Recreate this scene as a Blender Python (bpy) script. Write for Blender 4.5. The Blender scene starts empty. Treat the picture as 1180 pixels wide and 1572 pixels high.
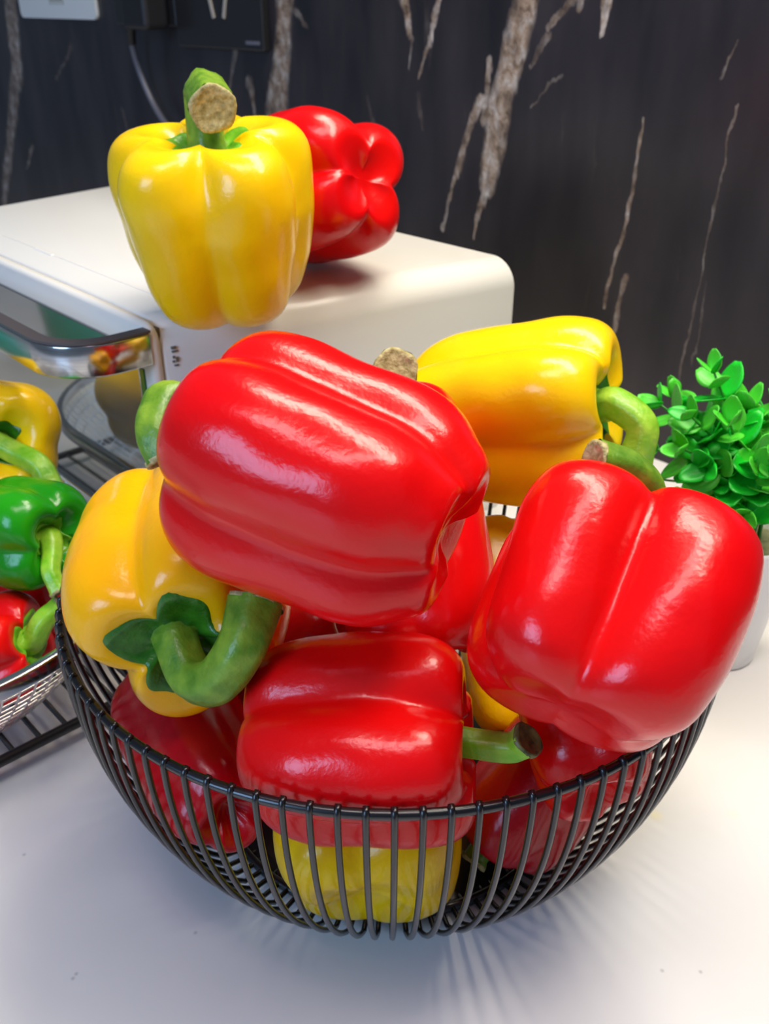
import bpy, math, random
import numpy as np
from mathutils import Vector, Matrix

# ------------------------------------------------------------------ camera
F_PX, CX, CY, PITCH, CAM_Z = 1400.0, 590.0, 786.0, math.radians(29.4), 0.3326
SC = bpy.context.scene
COL = SC.collection
cam_data = bpy.data.cameras.new('camera')
cam = bpy.data.objects.new('camera', cam_data)
COL.objects.link(cam)
cam.location = (0, 0, CAM_Z)
cam.rotation_euler = (math.pi / 2 - PITCH, 0, 0)
cam_data.sensor_fit = 'HORIZONTAL'
cam_data.sensor_width = 36.0
cam_data.lens = 36.0 * F_PX / 1180.0
cam_data.clip_start = 0.01
cam_data.clip_end = 50
cam_data.dof.use_dof = True
cam_data.dof.focus_distance = 0.31
cam_data.dof.aperture_fstop = 26
SC.camera = cam

# ------------------------------------------------------------------ world, lamps, exposure
world = bpy.data.worlds.new('world')
SC.world = world
world.use_nodes = True
world.node_tree.nodes['Background'].inputs[0].default_value = (0.55, 0.72, 1.0, 1)
world.node_tree.nodes['Background'].inputs[1].default_value = 0.15


def area(name, loc, target, sx, sy, power, color, turn=None):
    d = bpy.data.lights.new(name, 'AREA')
    d.shape = 'RECTANGLE'
    d.size, d.size_y = sx, sy
    d.energy = power
    d.color = color
    o = bpy.data.objects.new(name, d)
    COL.objects.link(o)
    o.location = loc
    o.rotation_euler = (Vector(target) - Vector(loc)).to_track_quat('-Z', 'Y').to_euler()
    if turn is not None:                 # lies flat, long side turned about the vertical
        o.rotation_euler = (0, 0, turn)
    return o


area('cabinet_strip', (0.24, 0.45, 0.95), (0.06, 0.40, 0.0), 0.8, 0.18, 10.2, (1.0, 0.91, 0.75), -0.82)
area('ceiling_panel', (0.10, 0.10, 1.25), (0.0, 0.34, 0.0), 0.80, 0.22, 5.4, (1.0, 0.94, 0.88))
area('ceiling_panel', (-0.25, -0.15, 1.6), (0.0, 0.30, 0.0), 0.9, 0.20, 2.4, (1.0, 0.66, 0.86))
area('window_daylight', (-1.3, -1.1, 0.9), (0.0, 0.3, 0.05), 0.8, 0.9, 25.0, (0.38, 0.61, 1.0))
SC.view_settings.view_transform = 'Standard'
SC.view_settings.look = 'None'
SC.view_settings.exposure = 0.04
SC.view_settings.gamma = 1.0
SC.view_settings.use_curve_mapping = False

# ------------------------------------------------------------------ frames and helpers
SP, CP = math.sin(PITCH), math.cos(PITCH)
RIGHT = np.array([1.0, 0, 0])
UP = np.array([0, SP, CP])
BACK = np.array([0, -CP, SP])            # from the scene towards the viewer
EYE = np.array([0, 0, CAM_Z])
NRM = np.array([0.7301, 0.6833, 0.0])      # from the oven front to the wall
ALONG = np.array([-0.6833, 0.7301, 0.0])   # along the wall, to the left
NRM /= np.linalg.norm(NRM)
ALONG /= np.linalg.norm(ALONG)
rnd = random.Random(7)


def spot(px, py, depth):
    return EYE + RIGHT * ((px - CX) / F_PX * depth) - UP * ((py - CY) / F_PX * depth) - BACK * depth


def ray(px, py):
    d = RIGHT * (px - CX) / F_PX - UP * (py - CY) / F_PX - BACK
    return d


def on_level(px, py, z):
    d = ray(px, py)
    return EYE + d * ((z - CAM_Z) / d[2])


def cam_vec(r, u, b):
    v = RIGHT * r + UP * u + BACK * b
    return v / np.linalg.norm(v)


def mesh(name, verts, faces, mat, parent=None, smooth=True, loc=None):
    me = bpy.data.meshes.new(name)
    me.from_pydata([tuple(v) for v in verts], [], [tuple(f) for f in faces])
    if smooth:
        me.polygons.foreach_set('use_smooth', [True] * len(me.polygons))
    me.update()
    if mat is not None:
        me.materials.append(mat)
    o = bpy.data.objects.new(name, me)
    COL.objects.link(o)
    if parent is not None:
        o.parent = parent
    if loc is not None:
        o.location = tuple(loc)
    return o


def empty(name, loc, rot=None):
    o = bpy.data.objects.new(name, None)
    o.empty_display_size = 0.02
    COL.objects.link(o)
    o.location = tuple(loc)
    if rot is not None:
        o.rotation_euler = rot
    return o


def tag(o, label=None, cat=None, group=None, kind=None):
    if label:
        o['label'] = label
    if cat:
        o['category'] = cat
    if group:
        o['group'] = group
    if kind:
        o['kind'] = kind
    return o


class Build:
    def __init__(self):
        self.v, self.f = [], []

    def add(self, verts, faces):
        n = len(self.v)
        self.v += [tuple(p) for p in verts]
        self.f += [tuple(i + n for i in f) for f in faces]
        return self

    def box(self, lo, hi):
        x0, y0, z0 = lo
        x1, y1, z1 = hi
        return self.add([(x0, y0, z0), (x1, y0, z0), (x1, y1, z0), (x0, y1, z0), (x0, y0, z1), (x1, y0, z1), (x1, y1, z1), (x0, y1, z1)],
                        [(0, 3, 2, 1), (4, 5, 6, 7), (0, 1, 5, 4), (1, 2, 6, 5), (2, 3, 7, 6), (3, 0, 4, 7)])

    def tube(self, pts, radii, n=8, closed=False, caps=True, ridge=0.0, nr=5, phase=0.0):
        pts = [np.array(p, float) for p in pts]
        m = len(pts)
        if np.isscalar(radii):
            radii = [radii] * m
        tang = []
        for i in range(m):
            if closed:
                t = pts[(i + 1) % m] - pts[i - 1]
            else:
                t = pts[min(i + 1, m - 1)] - pts[max(i - 1, 0)]
            tang.append(t / (np.linalg.norm(t) + 1e-12))
        a = np.array([0, 0, 1.0]) if abs(tang[0][2]) < 0.9 else np.array([1.0, 0, 0])
        u = np.cross(a, tang[0])
        u /= np.linalg.norm(u)
        verts, faces = [], []
        for i in range(m):
            u = u - tang[i] * np.dot(u, tang[i])
            u /= np.linalg.norm(u)
            w = np.cross(tang[i], u)
            for k in range(n):
                th = 2 * math.pi * k / n
                r = radii[i] * (1 + ridge * math.cos(nr * th + phase))
                verts.append(pts[i] + (u * math.cos(th) + w * math.sin(th)) * r)
        for i in range(m if closed else m - 1):
            for k in range(n):
                a0, a1 = i * n + k, i * n + (k + 1) % n
                j = (i + 1) % m
                faces.append((a0, a1, j * n + (k + 1) % n, j * n + k))
        if caps and not closed:
            faces.append(tuple(range(n - 1, -1, -1)))
            faces.append(tuple(range((m - 1) * n, m * n)))
        return self.add(verts, faces)

    def done(self, name, mat, parent=None, smooth=True, loc=None):
        return mesh(name, self.v, self.f, mat, parent, smooth, loc)


def catmull(pts, n):
    P = np.array(pts, float)
    P = np.vstack([2 * P[0] - P[1], P, 2 * P[-1] - P[-2]])
    seg = len(P) - 3
    out = []
    for s in np.linspace(0, seg, n):
        i = min(int(s), seg - 1)
        t = s - i
        a, b, c, d = P[i:i + 4]
        out.append(0.5 * ((2 * b) + (c - a) * t + (2 * a - 5 * b + 4 * c - d) * t * t + (3 * b - a - 3 * c + d) * t ** 3))
    return np.array(out)


def bevel(o, w, seg=3, angle=40):
    m = o.modifiers.new('bevel', 'BEVEL')
    m.width = w
    m.segments = seg
    m.limit_method = 'ANGLE'
    m.angle_limit = math.radians(angle)
    return o


# ------------------------------------------------------------------ materials
def principled(name, color=(0.8, 0.8, 0.8), rough=0.4, metal=0.0, **kw):
    m = bpy.data.materials.new(name)
    m.use_nodes = True
    b = m.node_tree.nodes['Principled BSDF']
    b.inputs['Base Color'].default_value = (*color, 1)
    b.inputs['Roughness'].default_value = rough
    b.inputs['Metallic'].default_value = metal
    for k, v in kw.items():
        b.inputs[k].default_value = v
    return m


def nodes_of(m):
    nt = m.node_tree
    return nt, nt.nodes, nt.links, nt.nodes['Principled BSDF']


def noisy(m, scale, c1, c2, lo=0.35, hi=0.65, detail=4, bump=0.0, bump_scale=None, coords='Object', stretch=None):
    nt, N, L, b = nodes_of(m)
    tc = N.new('ShaderNodeTexCoord')
    src = tc.outputs[coords]
    if stretch:
        mp = N.new('ShaderNodeMapping')
        mp.inputs['Scale'].default_value = stretch
        L.new(src, mp.inputs[0])
        src = mp.outputs[0]
    no = N.new('ShaderNodeTexNoise')
    no.inputs['Scale'].default_value = scale
    no.inputs['Detail'].default_value = detail
    L.new(src, no.inputs['Vector'])
    cr = N.new('ShaderNodeValToRGB')
    cr.color_ramp.elements[0].position = lo
    cr.color_ramp.elements[1].position = hi
    cr.color_ramp.elements[0].color = (*c1, 1)
    cr.color_ramp.elements[1].color = (*c2, 1)
    L.new(no.outputs['Fac'], cr.inputs[0])
    L.new(cr.outputs[0], b.inputs['Base Color'])
    if bump:
        n2 = N.new('ShaderNodeTexNoise')
        n2.inputs['Scale'].default_value = bump_scale or scale
        n2.inputs['Detail'].default_value = 3
        L.new(src, n2.inputs['Vector'])
        bp = N.new('ShaderNodeBump')
        bp.inputs['Strength'].default_value = bump
        bp.inputs['Distance'].default_value = 0.002
        L.new(n2.outputs['Fac'], bp.inputs['Height'])
        L.new(bp.outputs[0], b.inputs['Normal'])
    return m


def skin_material(name, c1, c2, sss, sss_r):
    m = principled(name, c1, 0.23)
    nt, N, L, b = nodes_of(m)
    noisy(m, 16, c1, c2, 0.3, 0.7, 3)
    tc = N.new('ShaderNodeTexCoord')
    prev = None
    for scale, strength, dist in ((38, .22, .003), (520, .10, .0012)):      # soft dents, then fine pores
        n2 = N.new('ShaderNodeTexNoise')
        n2.inputs['Scale'].default_value = scale
        n2.inputs['Detail'].default_value = 3
        L.new(tc.outputs['Object'], n2.inputs['Vector'])
        bp = N.new('ShaderNodeBump')
        bp.inputs['Strength'].default_value = strength
        bp.inputs['Distance'].default_value = dist
        L.new(n2.outputs['Fac'], bp.inputs['Height'])
        if prev:
            L.new(prev, bp.inputs['Normal'])
        prev = bp.outputs[0]
    L.new(prev, b.inputs['Normal'])
    L.new(prev, b.inputs['Coat Normal'])
    b.inputs['Subsurface Weight'].default_value = sss
    b.inputs['Subsurface Radius'].default_value = sss_r
    b.inputs['Subsurface Scale'].default_value = 0.006
    b.inputs['Specular IOR Level'].default_value = 0.32
    b.inputs['Coat Weight'].default_value = 0.15
    b.inputs['Coat Roughness'].default_value = 0.14
    return m


M = {}
M['red'] = skin_material('red_skin', (0.66, 0.001, 0.004), (0.78, 0.004, 0.003), 0.05, (1, .08, .05))
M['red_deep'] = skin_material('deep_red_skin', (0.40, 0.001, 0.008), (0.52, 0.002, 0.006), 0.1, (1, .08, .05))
M['yellow'] = skin_material('yellow_skin', (0.92, 0.54, 0.002), (0.97, 0.64, 0.003), 0.2, (1, .6, .1))
M['orange'] = skin_material('orange_yellow_skin', (0.98, 0.42, 0.001), (1.0, 0.50, 0.002), 0.2, (1, .5, .1))
M['green'] = skin_material('green_skin', (0.005, 0.20, 0.003), (0.02, 0.34, 0.006), 0.1, (.3, 1, .1))
M['stem'] = noisy(principled('stem_green', (.2, .4, .03), .38), 120, (0.07, 0.20, 0.008), (0.24, 0.40, 0.03), .3, .7, 3, bump=.25, bump_scale=300)
M['stem_bright'] = noisy(principled('stem_bright_green', (.2, .4, .03), .36), 120, (0.15, 0.45, 0.01), (0.38, 0.62, 0.05), .3, .7, 3, bump=.25, bump_scale=300)
M['calyx'] = noisy(principled('calyx_green', (.05, .2, .01), .3), 140, (0.012, 0.09, 0.004), (0.04, 0.20, 0.008), .3, .7, 3, bump=.3, bump_scale=260)
M['calyx_bright'] = noisy(principled('calyx_bright_green', (.05, .2, .01), .32), 140, (0.06, 0.30, 0.008), (0.2, 0.5, 0.02), .3, .7, 3, bump=.3, bump_scale=260)
M['cut'] = noisy(principled('dried_cut', (.4, .33, .12), .7), 420, (0.26, 0.21, 0.06), (0.60, 0.52, 0.24), .3, .7, 4, bump=.4, bump_scale=500)
M['stem_brown'] = noisy(principled('stem_dried_end', (.2, .16, .04), .5), 260, (0.06, 0.055, 0.015), (0.22, 0.2, 0.05), .35, .65, 4)
M['black_wire'] = principled('black_coated_wire', (0.005, 0.005, 0.006), 0.3, 0.0, **{'Coat Weight': 0.25, 'Coat Roughness': 0.12})
M['black_rack'] = principled('black_rack_wire', (0.015, 0.015, 0.017), 0.35)
M['steel'] = principled('polished_steel', (0.82, 0.80, 0.76), 0.14, 1.0)
M['mesh_steel'] = principled('mesh_steel', (0.80, 0.77, 0.75), 0.3, 1.0)
M['handle_steel'] = noisy(principled('brushed_steel', (.6, .6, .6), .16, 1.0), 60, (0.50, 0.49, 0.48), (0.66, 0.65, 0.63), .3, .7, 3, stretch=(1, 1, 30))
M['handle_dark'] = principled('dark_handle_top', (0.075, 0.068, 0.075), 0.3)
M['enamel'] = noisy(principled('white_enamel', (.84, .83, .78), .28), 6, (0.73, 0.72, 0.665), (0.77, 0.76, 0.705), .3, .7, 2)
M['enamel_shade'] = principled('white_panel', (0.78, 0.785, 0.77), 0.3)
M['seam'] = principled('dark_seam', (0.10, 0.09, 0.06), 0.6)
M['gasket'] = principled('green_gasket', (0.01, 0.16, 0.03), 0.3)
M['cavity'] = principled('oven_cavity', (0.06, 0.055, 0.05), 0.5)
M['glass_door'] = principled('mirrored_door_glass', (0.42, 0.43, 0.41), 0.05, 0.85, **{'Specular IOR Level': .8})
M['black_plastic'] = principled('black_plastic', (0.012, 0.012, 0.013), 0.28)
M['plug'] = principled('plug_rubber', (0.006, 0.006, 0.008), 0.45)
M['slot_brass'] = principled('socket_slot_rim', (0.45, 0.40, 0.34), 0.35, 0.3)
M['cable'] = principled('grey_cable', (0.10, 0.10, 0.125), 0.4)
M['sticker'] = principled('sticker_plate', (0.62, 0.64, 0.62), 0.35)
M['sticker_print'] = principled('sticker_print', (0.28, 0.28, 0.24), 0.6)
M['print'] = principled('grey_print', (0.14, 0.17, 0.17), 0.6)
M['pot'] = principled('white_ceramic', (0.86, 0.86, 0.88), 0.3)
M['soil'] = noisy(principled('planting_foam', (.3, .3, .18), .9), 200, (0.22, 0.22, 0.11), (0.45, 0.44, 0.26), .3, .7, 5)
M['leaf'] = noisy(principled('leaf_green', (.01, .5, .03), .42), 55, (0.002, 0.40, 0.012), (0.01, 0.66, 0.03), .3, .7, 3)
M['leaf_light'] = noisy(principled('leaf_light_green', (.1, .6, .05), .42), 90, (0.015, 0.50, 0.02), (0.14, 0.70, 0.05), .35, .65, 3)
M['sprig'] = principled('sprig_green', (0.02, 0.22, 0.015), 0.45)
M['teal'] = principled('teal_plastic', (0.005, 0.30, 0.22), 0.25)


# counter: warm white quartz, faint clouding, a yellow stain, a few specks
def counter_material():
    m = principled('white_quartz', (.8, .78, .75), 0.3)
    nt, N, L, b = nodes_of(m)
    noisy(m, 7, (0.69, 0.675, 0.65), (0.755, 0.74, 0.72), .3, .7, 6)
    base = b.inputs['Base Color'].links[0].from_socket
    tc = N.new('ShaderNodeTexCoord')

    def blot(prev, p, rad, col, amt, soft=0.2):
        vs = N.new('ShaderNodeVectorMath')
        vs.operation = 'DISTANCE'
        vs.inputs[1].default_value = tuple(p)
        L.new(tc.outputs['Object'], vs.inputs[0])
        mr = N.new('ShaderNodeMapRange')
        mr.inputs[1].default_value = rad
        mr.inputs[2].default_value = rad * soft
        mr.inputs[3].default_value = 0
        mr.inputs[4].default_value = amt
        L.new(vs.outputs['Value'], mr.inputs[0])
        mx = N.new('ShaderNodeMix')
        mx.data_type = 'RGBA'
        L.new(mr.outputs[0], mx.inputs[0])
        L.new(prev, mx.inputs[6])
        mx.inputs[7].default_value = (*col, 1)
        return mx.outputs[2]
    out = blot(base, on_level(1005, 1251, 0), 0.0048, (0.85, 0.72, 0.30), .4)
    out = blot(out, on_level(1125, 1250, 0), 0.004, (0.85, 0.76, 0.45), .15)
    for px, py in ((112, 1502), (117, 1495), (37, 1312), (1016, 1490), (1075, 1492), (300, 1432)):
        out = blot(out, on_level(px, py, 0), 0.0011, (0.25, 0.25, 0.25), .5)
    L.new(out, b.inputs['Base Color'])
    return m


M['counter'] = counter_material()

# ------------------------------------------------------------------ setting: counter and marble wall
WALL_D = 0.628
cb = Build()
P = [NRM * WALL_D + ALONG * 2.6, NRM * WALL_D - ALONG * 1.3, NRM * -0.75 - ALONG * 1.3, NRM * -0.75 + ALONG * 2.6]
cb.add([(p[0], p[1], 0) for p in P] + [(p[0], p[1], -0.04) for p in P],
       [(3, 2, 1, 0), (4, 5, 6, 7), (0, 1, 5, 4), (1, 2, 6, 5), (2, 3, 7, 6), (3, 0, 4, 7)])
counter = cb.done('worktop', M['counter'], smooth=False)
tag(counter, 'white stone kitchen worktop that carries the wire bowl', 'worktop', kind='structure')

WALL_O = NRM * WALL_D                    # wall origin at worktop level


def wall_uv(px, py, off=0.0):
    d = ray(px, py)
    t = (WALL_D - off - np.dot(EYE, NRM)) / np.dot(d, NRM)
    p = EYE + d * t
    return float(np.dot(p - WALL_O, -ALONG)), float(p[2])


def wall_point(px, py, off):
    d = ray(px, py)
    return EYE + d * ((WALL_D - off - np.dot(EYE, NRM)) / np.dot(d, NRM))


def marble():
    m = principled('black_marble', (0.02, 0.02, 0.022), 0.32)
    nt, N, L, b = nodes_of(m)
    tc = N.new('ShaderNodeTexCoord')
    sep = N.new('ShaderNodeSeparateXYZ')
    L.new(tc.outputs['Object'], sep.inputs[0])
    com = N.new('ShaderNodeCombineXYZ')
    L.new(sep.outputs[0], com.inputs[0])
    L.new(sep.outputs[2], com.inputs[1])
    # warp for ragged vein edges
    warp = com.outputs[0]
    for sc, amt in ((22, 0.016), (95, 0.008), (300, 0.0045)):
        no = N.new('ShaderNodeTexNoise')
        no.inputs['Scale'].default_value = sc
        no.inputs['Detail'].default_value = 5
        mp = N.new('ShaderNodeMapping')
        mp.inputs['Scale'].default_value = (1, .35, 1)
        L.new(com.outputs[0], mp.inputs[0])
        L.new(mp.outputs[0], no.inputs['Vector'])
        s = N.new('ShaderNodeVectorMath')
        s.operation = 'SUBTRACT'
        s.inputs[1].default_value = (.5, .5, .5)
        L.new(no.outputs['Color'], s.inputs[0])
        k = N.new('ShaderNodeVectorMath')
        k.operation = 'MULTIPLY'
        k.inputs[1].default_value = (amt, amt * 1.5, 0)
        L.new(s.outputs[0], k.inputs[0])
        ad = N.new('ShaderNodeVectorMath')
        L.new(warp, ad.inputs[0])
        L.new(k.outputs[0], ad.inputs[1])
        warp = ad.outputs[0]
    # veins: (pixel a, pixel b, half width a, half width b in metres, strength)
    V = [((812, -30), (790, 70), .012, .012, 1), ((790, 70), (765, 160), .012, .011, 1), ((765, 160), (748, 285), .0125, .009, 1),
         ((752, 90), (742, 190), .003, .004, .8), ((738, 150), (700, 270), .004, .004, .8), ((700, 270), (678, 350), .003, .0018, .75), ((745, 280), (730, 365), .004, .0015, .8),
         ((618, -20), (632, 62), .007, .003, .95), ((636, 62), (628, 105), .002, .001, .4), ((676, -20), (660, 70), .003, .002, .75), ((660, 70), (642, 122), .002, .0018, .65),
         ((880, -10), (838, 45), .004, .003, .55), ((838, 60), (812, 100), .004, .002, .35), ((930, -20), (922, 50), .007, .002, 1), ((890, -10), (885, 10), .004, .002, .5),
         ((988, 188), (960, 330), .0012, .0022, .7), ((960, 330), (925, 475), .0022, .0016, .7), ((962, 430), (938, 520), .0028, .0022, .55),
         ((1132, 160), (1112, 262), .0009, .0009, .35), ((1112, 262), (1060, 500), .0009, .0007, .28), ((1060, 500), (1035, 600), .0007, .0012, .3), ((1085, 440), (1060, 560), .0007, .0007, .18),
         ((1130, 60), (1108, 115), .001, .001, .3), ((862, 120), (815, 165), .0016, .001, .22), ((640, 150), (648, 205), .003, .002, .16),
         ((12, -30), (26, 110), .020, .018, .75), ((26, 110), (6, 310), .018, .011, .6), ((50, 225), (42, 262), .004, .002, .35),
         ((440, -30), (436, 70), .013, .012, .8), ((436, 70), (424, 180), .013, .018, .7), ((360, 70), (352, 140), .004, .002, .4), ((380, 120), (392, 175), .006, .003, .5),
         ((110, 70), (85, 120), .004, .002, .18), ((455, 15), (470, 35), .004, .003, .25), ((565, 150), (580, 210), .003, .003, .12), ((188, 170), (196, 200), .003, .003, .2)]
    total = None

    def math_node(op, a=None, bb=None, c=None):
        n = N.new('ShaderNodeMath')
        n.operation = op
        for i, x in enumerate((a, bb, c)):
            if x is None:
                continue
            if isinstance(x, (int, float)):
                n.inputs[i].default_value = x
            else:
                L.new(x, n.inputs[i])
        return n.outputs[0]
    for (a, c, wa, wb, s) in V:
        A, B = np.array(wall_uv(*a)), np.array(wall_uv(*c))
        D = B - A
        sub = N.new('ShaderNodeVectorMath')
        sub.operation = 'SUBTRACT'
        L.new(warp, sub.inputs[0])
        sub.inputs[1].default_value = (A[0], A[1], 0)
        dt = N.new('ShaderNodeVectorMath')
        dt.operation = 'DOT_PRODUCT'
        L.new(sub.outputs[0], dt.inputs[0])
        k = D / np.dot(D, D)
        dt.inputs[1].default_value = (k[0], k[1], 0)
        cl = N.new('ShaderNodeClamp')
        L.new(dt.outputs['Value'], cl.inputs[0])
        scl = N.new('ShaderNodeVectorMath')
        scl.operation = 'SCALE'
        scl.inputs[0].default_value = (D[0], D[1], 0)
        L.new(cl.outputs[0], scl.inputs['Scale'])
        ds = N.new('ShaderNodeVectorMath')
        ds.operation = 'DISTANCE'
        L.new(sub.outputs[0], ds.inputs[0])
        L.new(scl.outputs[0], ds.inputs[1])
        w = math_node('MULTIPLY_ADD', cl.outputs[0], float(wb - wa), float(wa))
        q = math_node('DIVIDE', ds.outputs['Value'], w)
        mr = N.new('ShaderNodeMapRange')
        mr.inputs[1].default_value = 1.12
        mr.inputs[2].default_value = 0.62
        mr.inputs[3].default_value = 0
        mr.inputs[4].default_value = s
        L.new(q, mr.inputs[0])
        total = mr.outputs[0] if total is None else math_node('MAXIMUM', total, mr.outputs[0])
    # veins fade and break along their length
    nb_ = N.new('ShaderNodeTexNoise')
    nb_.inputs['Scale'].default_value = 75
    nb_.inputs['Detail'].default_value = 6
    mpb = N.new('ShaderNodeMapping')
    mpb.inputs['Scale'].default_value = (1.5, .6, 1)
    L.new(com.outputs[0], mpb.inputs[0])
    L.new(mpb.outputs[0], nb_.inputs['Vector'])
    mrb = N.new('ShaderNodeMapRange')
    mrb.inputs[1].default_value = .30
    mrb.inputs[2].default_value = .55
    mrb.inputs[3].default_value = .35
    mrb.inputs[4].default_value = 1.0
    L.new(nb_.outputs['Fac'], mrb.inputs[0])
    total = math_node('MULTIPLY', total, mrb.outputs[0])
    # faint pale scratches all over the slab
    ns_ = N.new('ShaderNodeTexNoise')
    ns_.inputs['Scale'].default_value = 60
    ns_.inputs['Detail'].default_value = 7
    mps = N.new('ShaderNodeMapping')
    mps.inputs['Scale'].default_value = (1.0, .10, 1)
    mps.inputs['Rotation'].default_value = (0, 0, -.12)
    L.new(warp, mps.inputs[0])
    L.new(mps.outputs[0], ns_.inputs['Vector'])
    mrs = N.new('ShaderNodeMapRange')
    mrs.inputs[1].default_value = .66
    mrs.inputs[2].default_value = .82
    mrs.inputs[3].default_value = 0
    mrs.inputs[4].default_value = .16
    L.new(ns_.outputs['Fac'], mrs.inputs[0])
    total = math_node('MAXIMUM', total, mrs.outputs[0])
    # colours
    n1 = N.new('ShaderNodeTexNoise')
    n1.inputs['Scale'].default_value = 60
    n1.inputs['Detail'].default_value = 8
    n1.inputs['Roughness'].default_value = .7
    L.new(warp, n1.inputs['Vector'])
    cr = N.new('ShaderNodeValToRGB')
    e = cr.color_ramp.elements
    e[0].position, e[0].color = .33, (0.05, 0.028, 0.016, 1)
    e[1].position, e[1].color = .68, (0.72, 0.64, 0.55, 1)
    x = e.new(.48)
    x.color = (0.30, 0.215, 0.15, 1)
    x = e.new(.57)
    x.color = (0.42, 0.36, 0.31, 1)
    L.new(n1.outputs['Fac'], cr.inputs[0])
    n2 = N.new('ShaderNodeTexNoise')
    n2.inputs['Scale'].default_value = 14
    n2.inputs['Detail'].default_value = 6
    mp = N.new('ShaderNodeMapping')
    mp.inputs['Scale'].default_value = (1.6, .4, 1)
    mp.inputs['Rotation'].default_value = (0, 0, -.15)
    L.new(com.outputs[0], mp.inputs[0])
    L.new(mp.outputs[0], n2.inputs['Vector'])
    c2 = N.new('ShaderNodeValToRGB')
    c2.color_ramp.elements[0].position, c2.color_ramp.elements[0].color = .35, (0.010, 0.009, 0.012, 1)
    c2.color_ramp.elements[1].position, c2.color_ramp.elements[1].color = .7, (0.030, 0.025, 0.028, 1)
    L.new(n2.outputs['Fac'], c2.inputs[0])
    mx = N.new('ShaderNodeMix')
    mx.data_type = 'RGBA'
    L.new(total, mx.inputs[0])
    L.new(c2.outputs[0], mx.inputs[6])
    L.new(cr.outputs[0], mx.inputs[7])
    L.new(mx.outputs[2], b.inputs['Base Color'])
    return m


M['marble'] = marble()
wb = Build().box((-2.6, 0, -0.04), (1.3, 0.03, 0.95))
wall = wb.done('wall_back', M['marble'], smooth=False, loc=WALL_O)
wall.rotation_euler = (0, 0, math.atan2(-ALONG[1], -ALONG[0]))
tag(wall, 'black marble backsplash wall with tan veins', 'wall', kind='structure')


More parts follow.
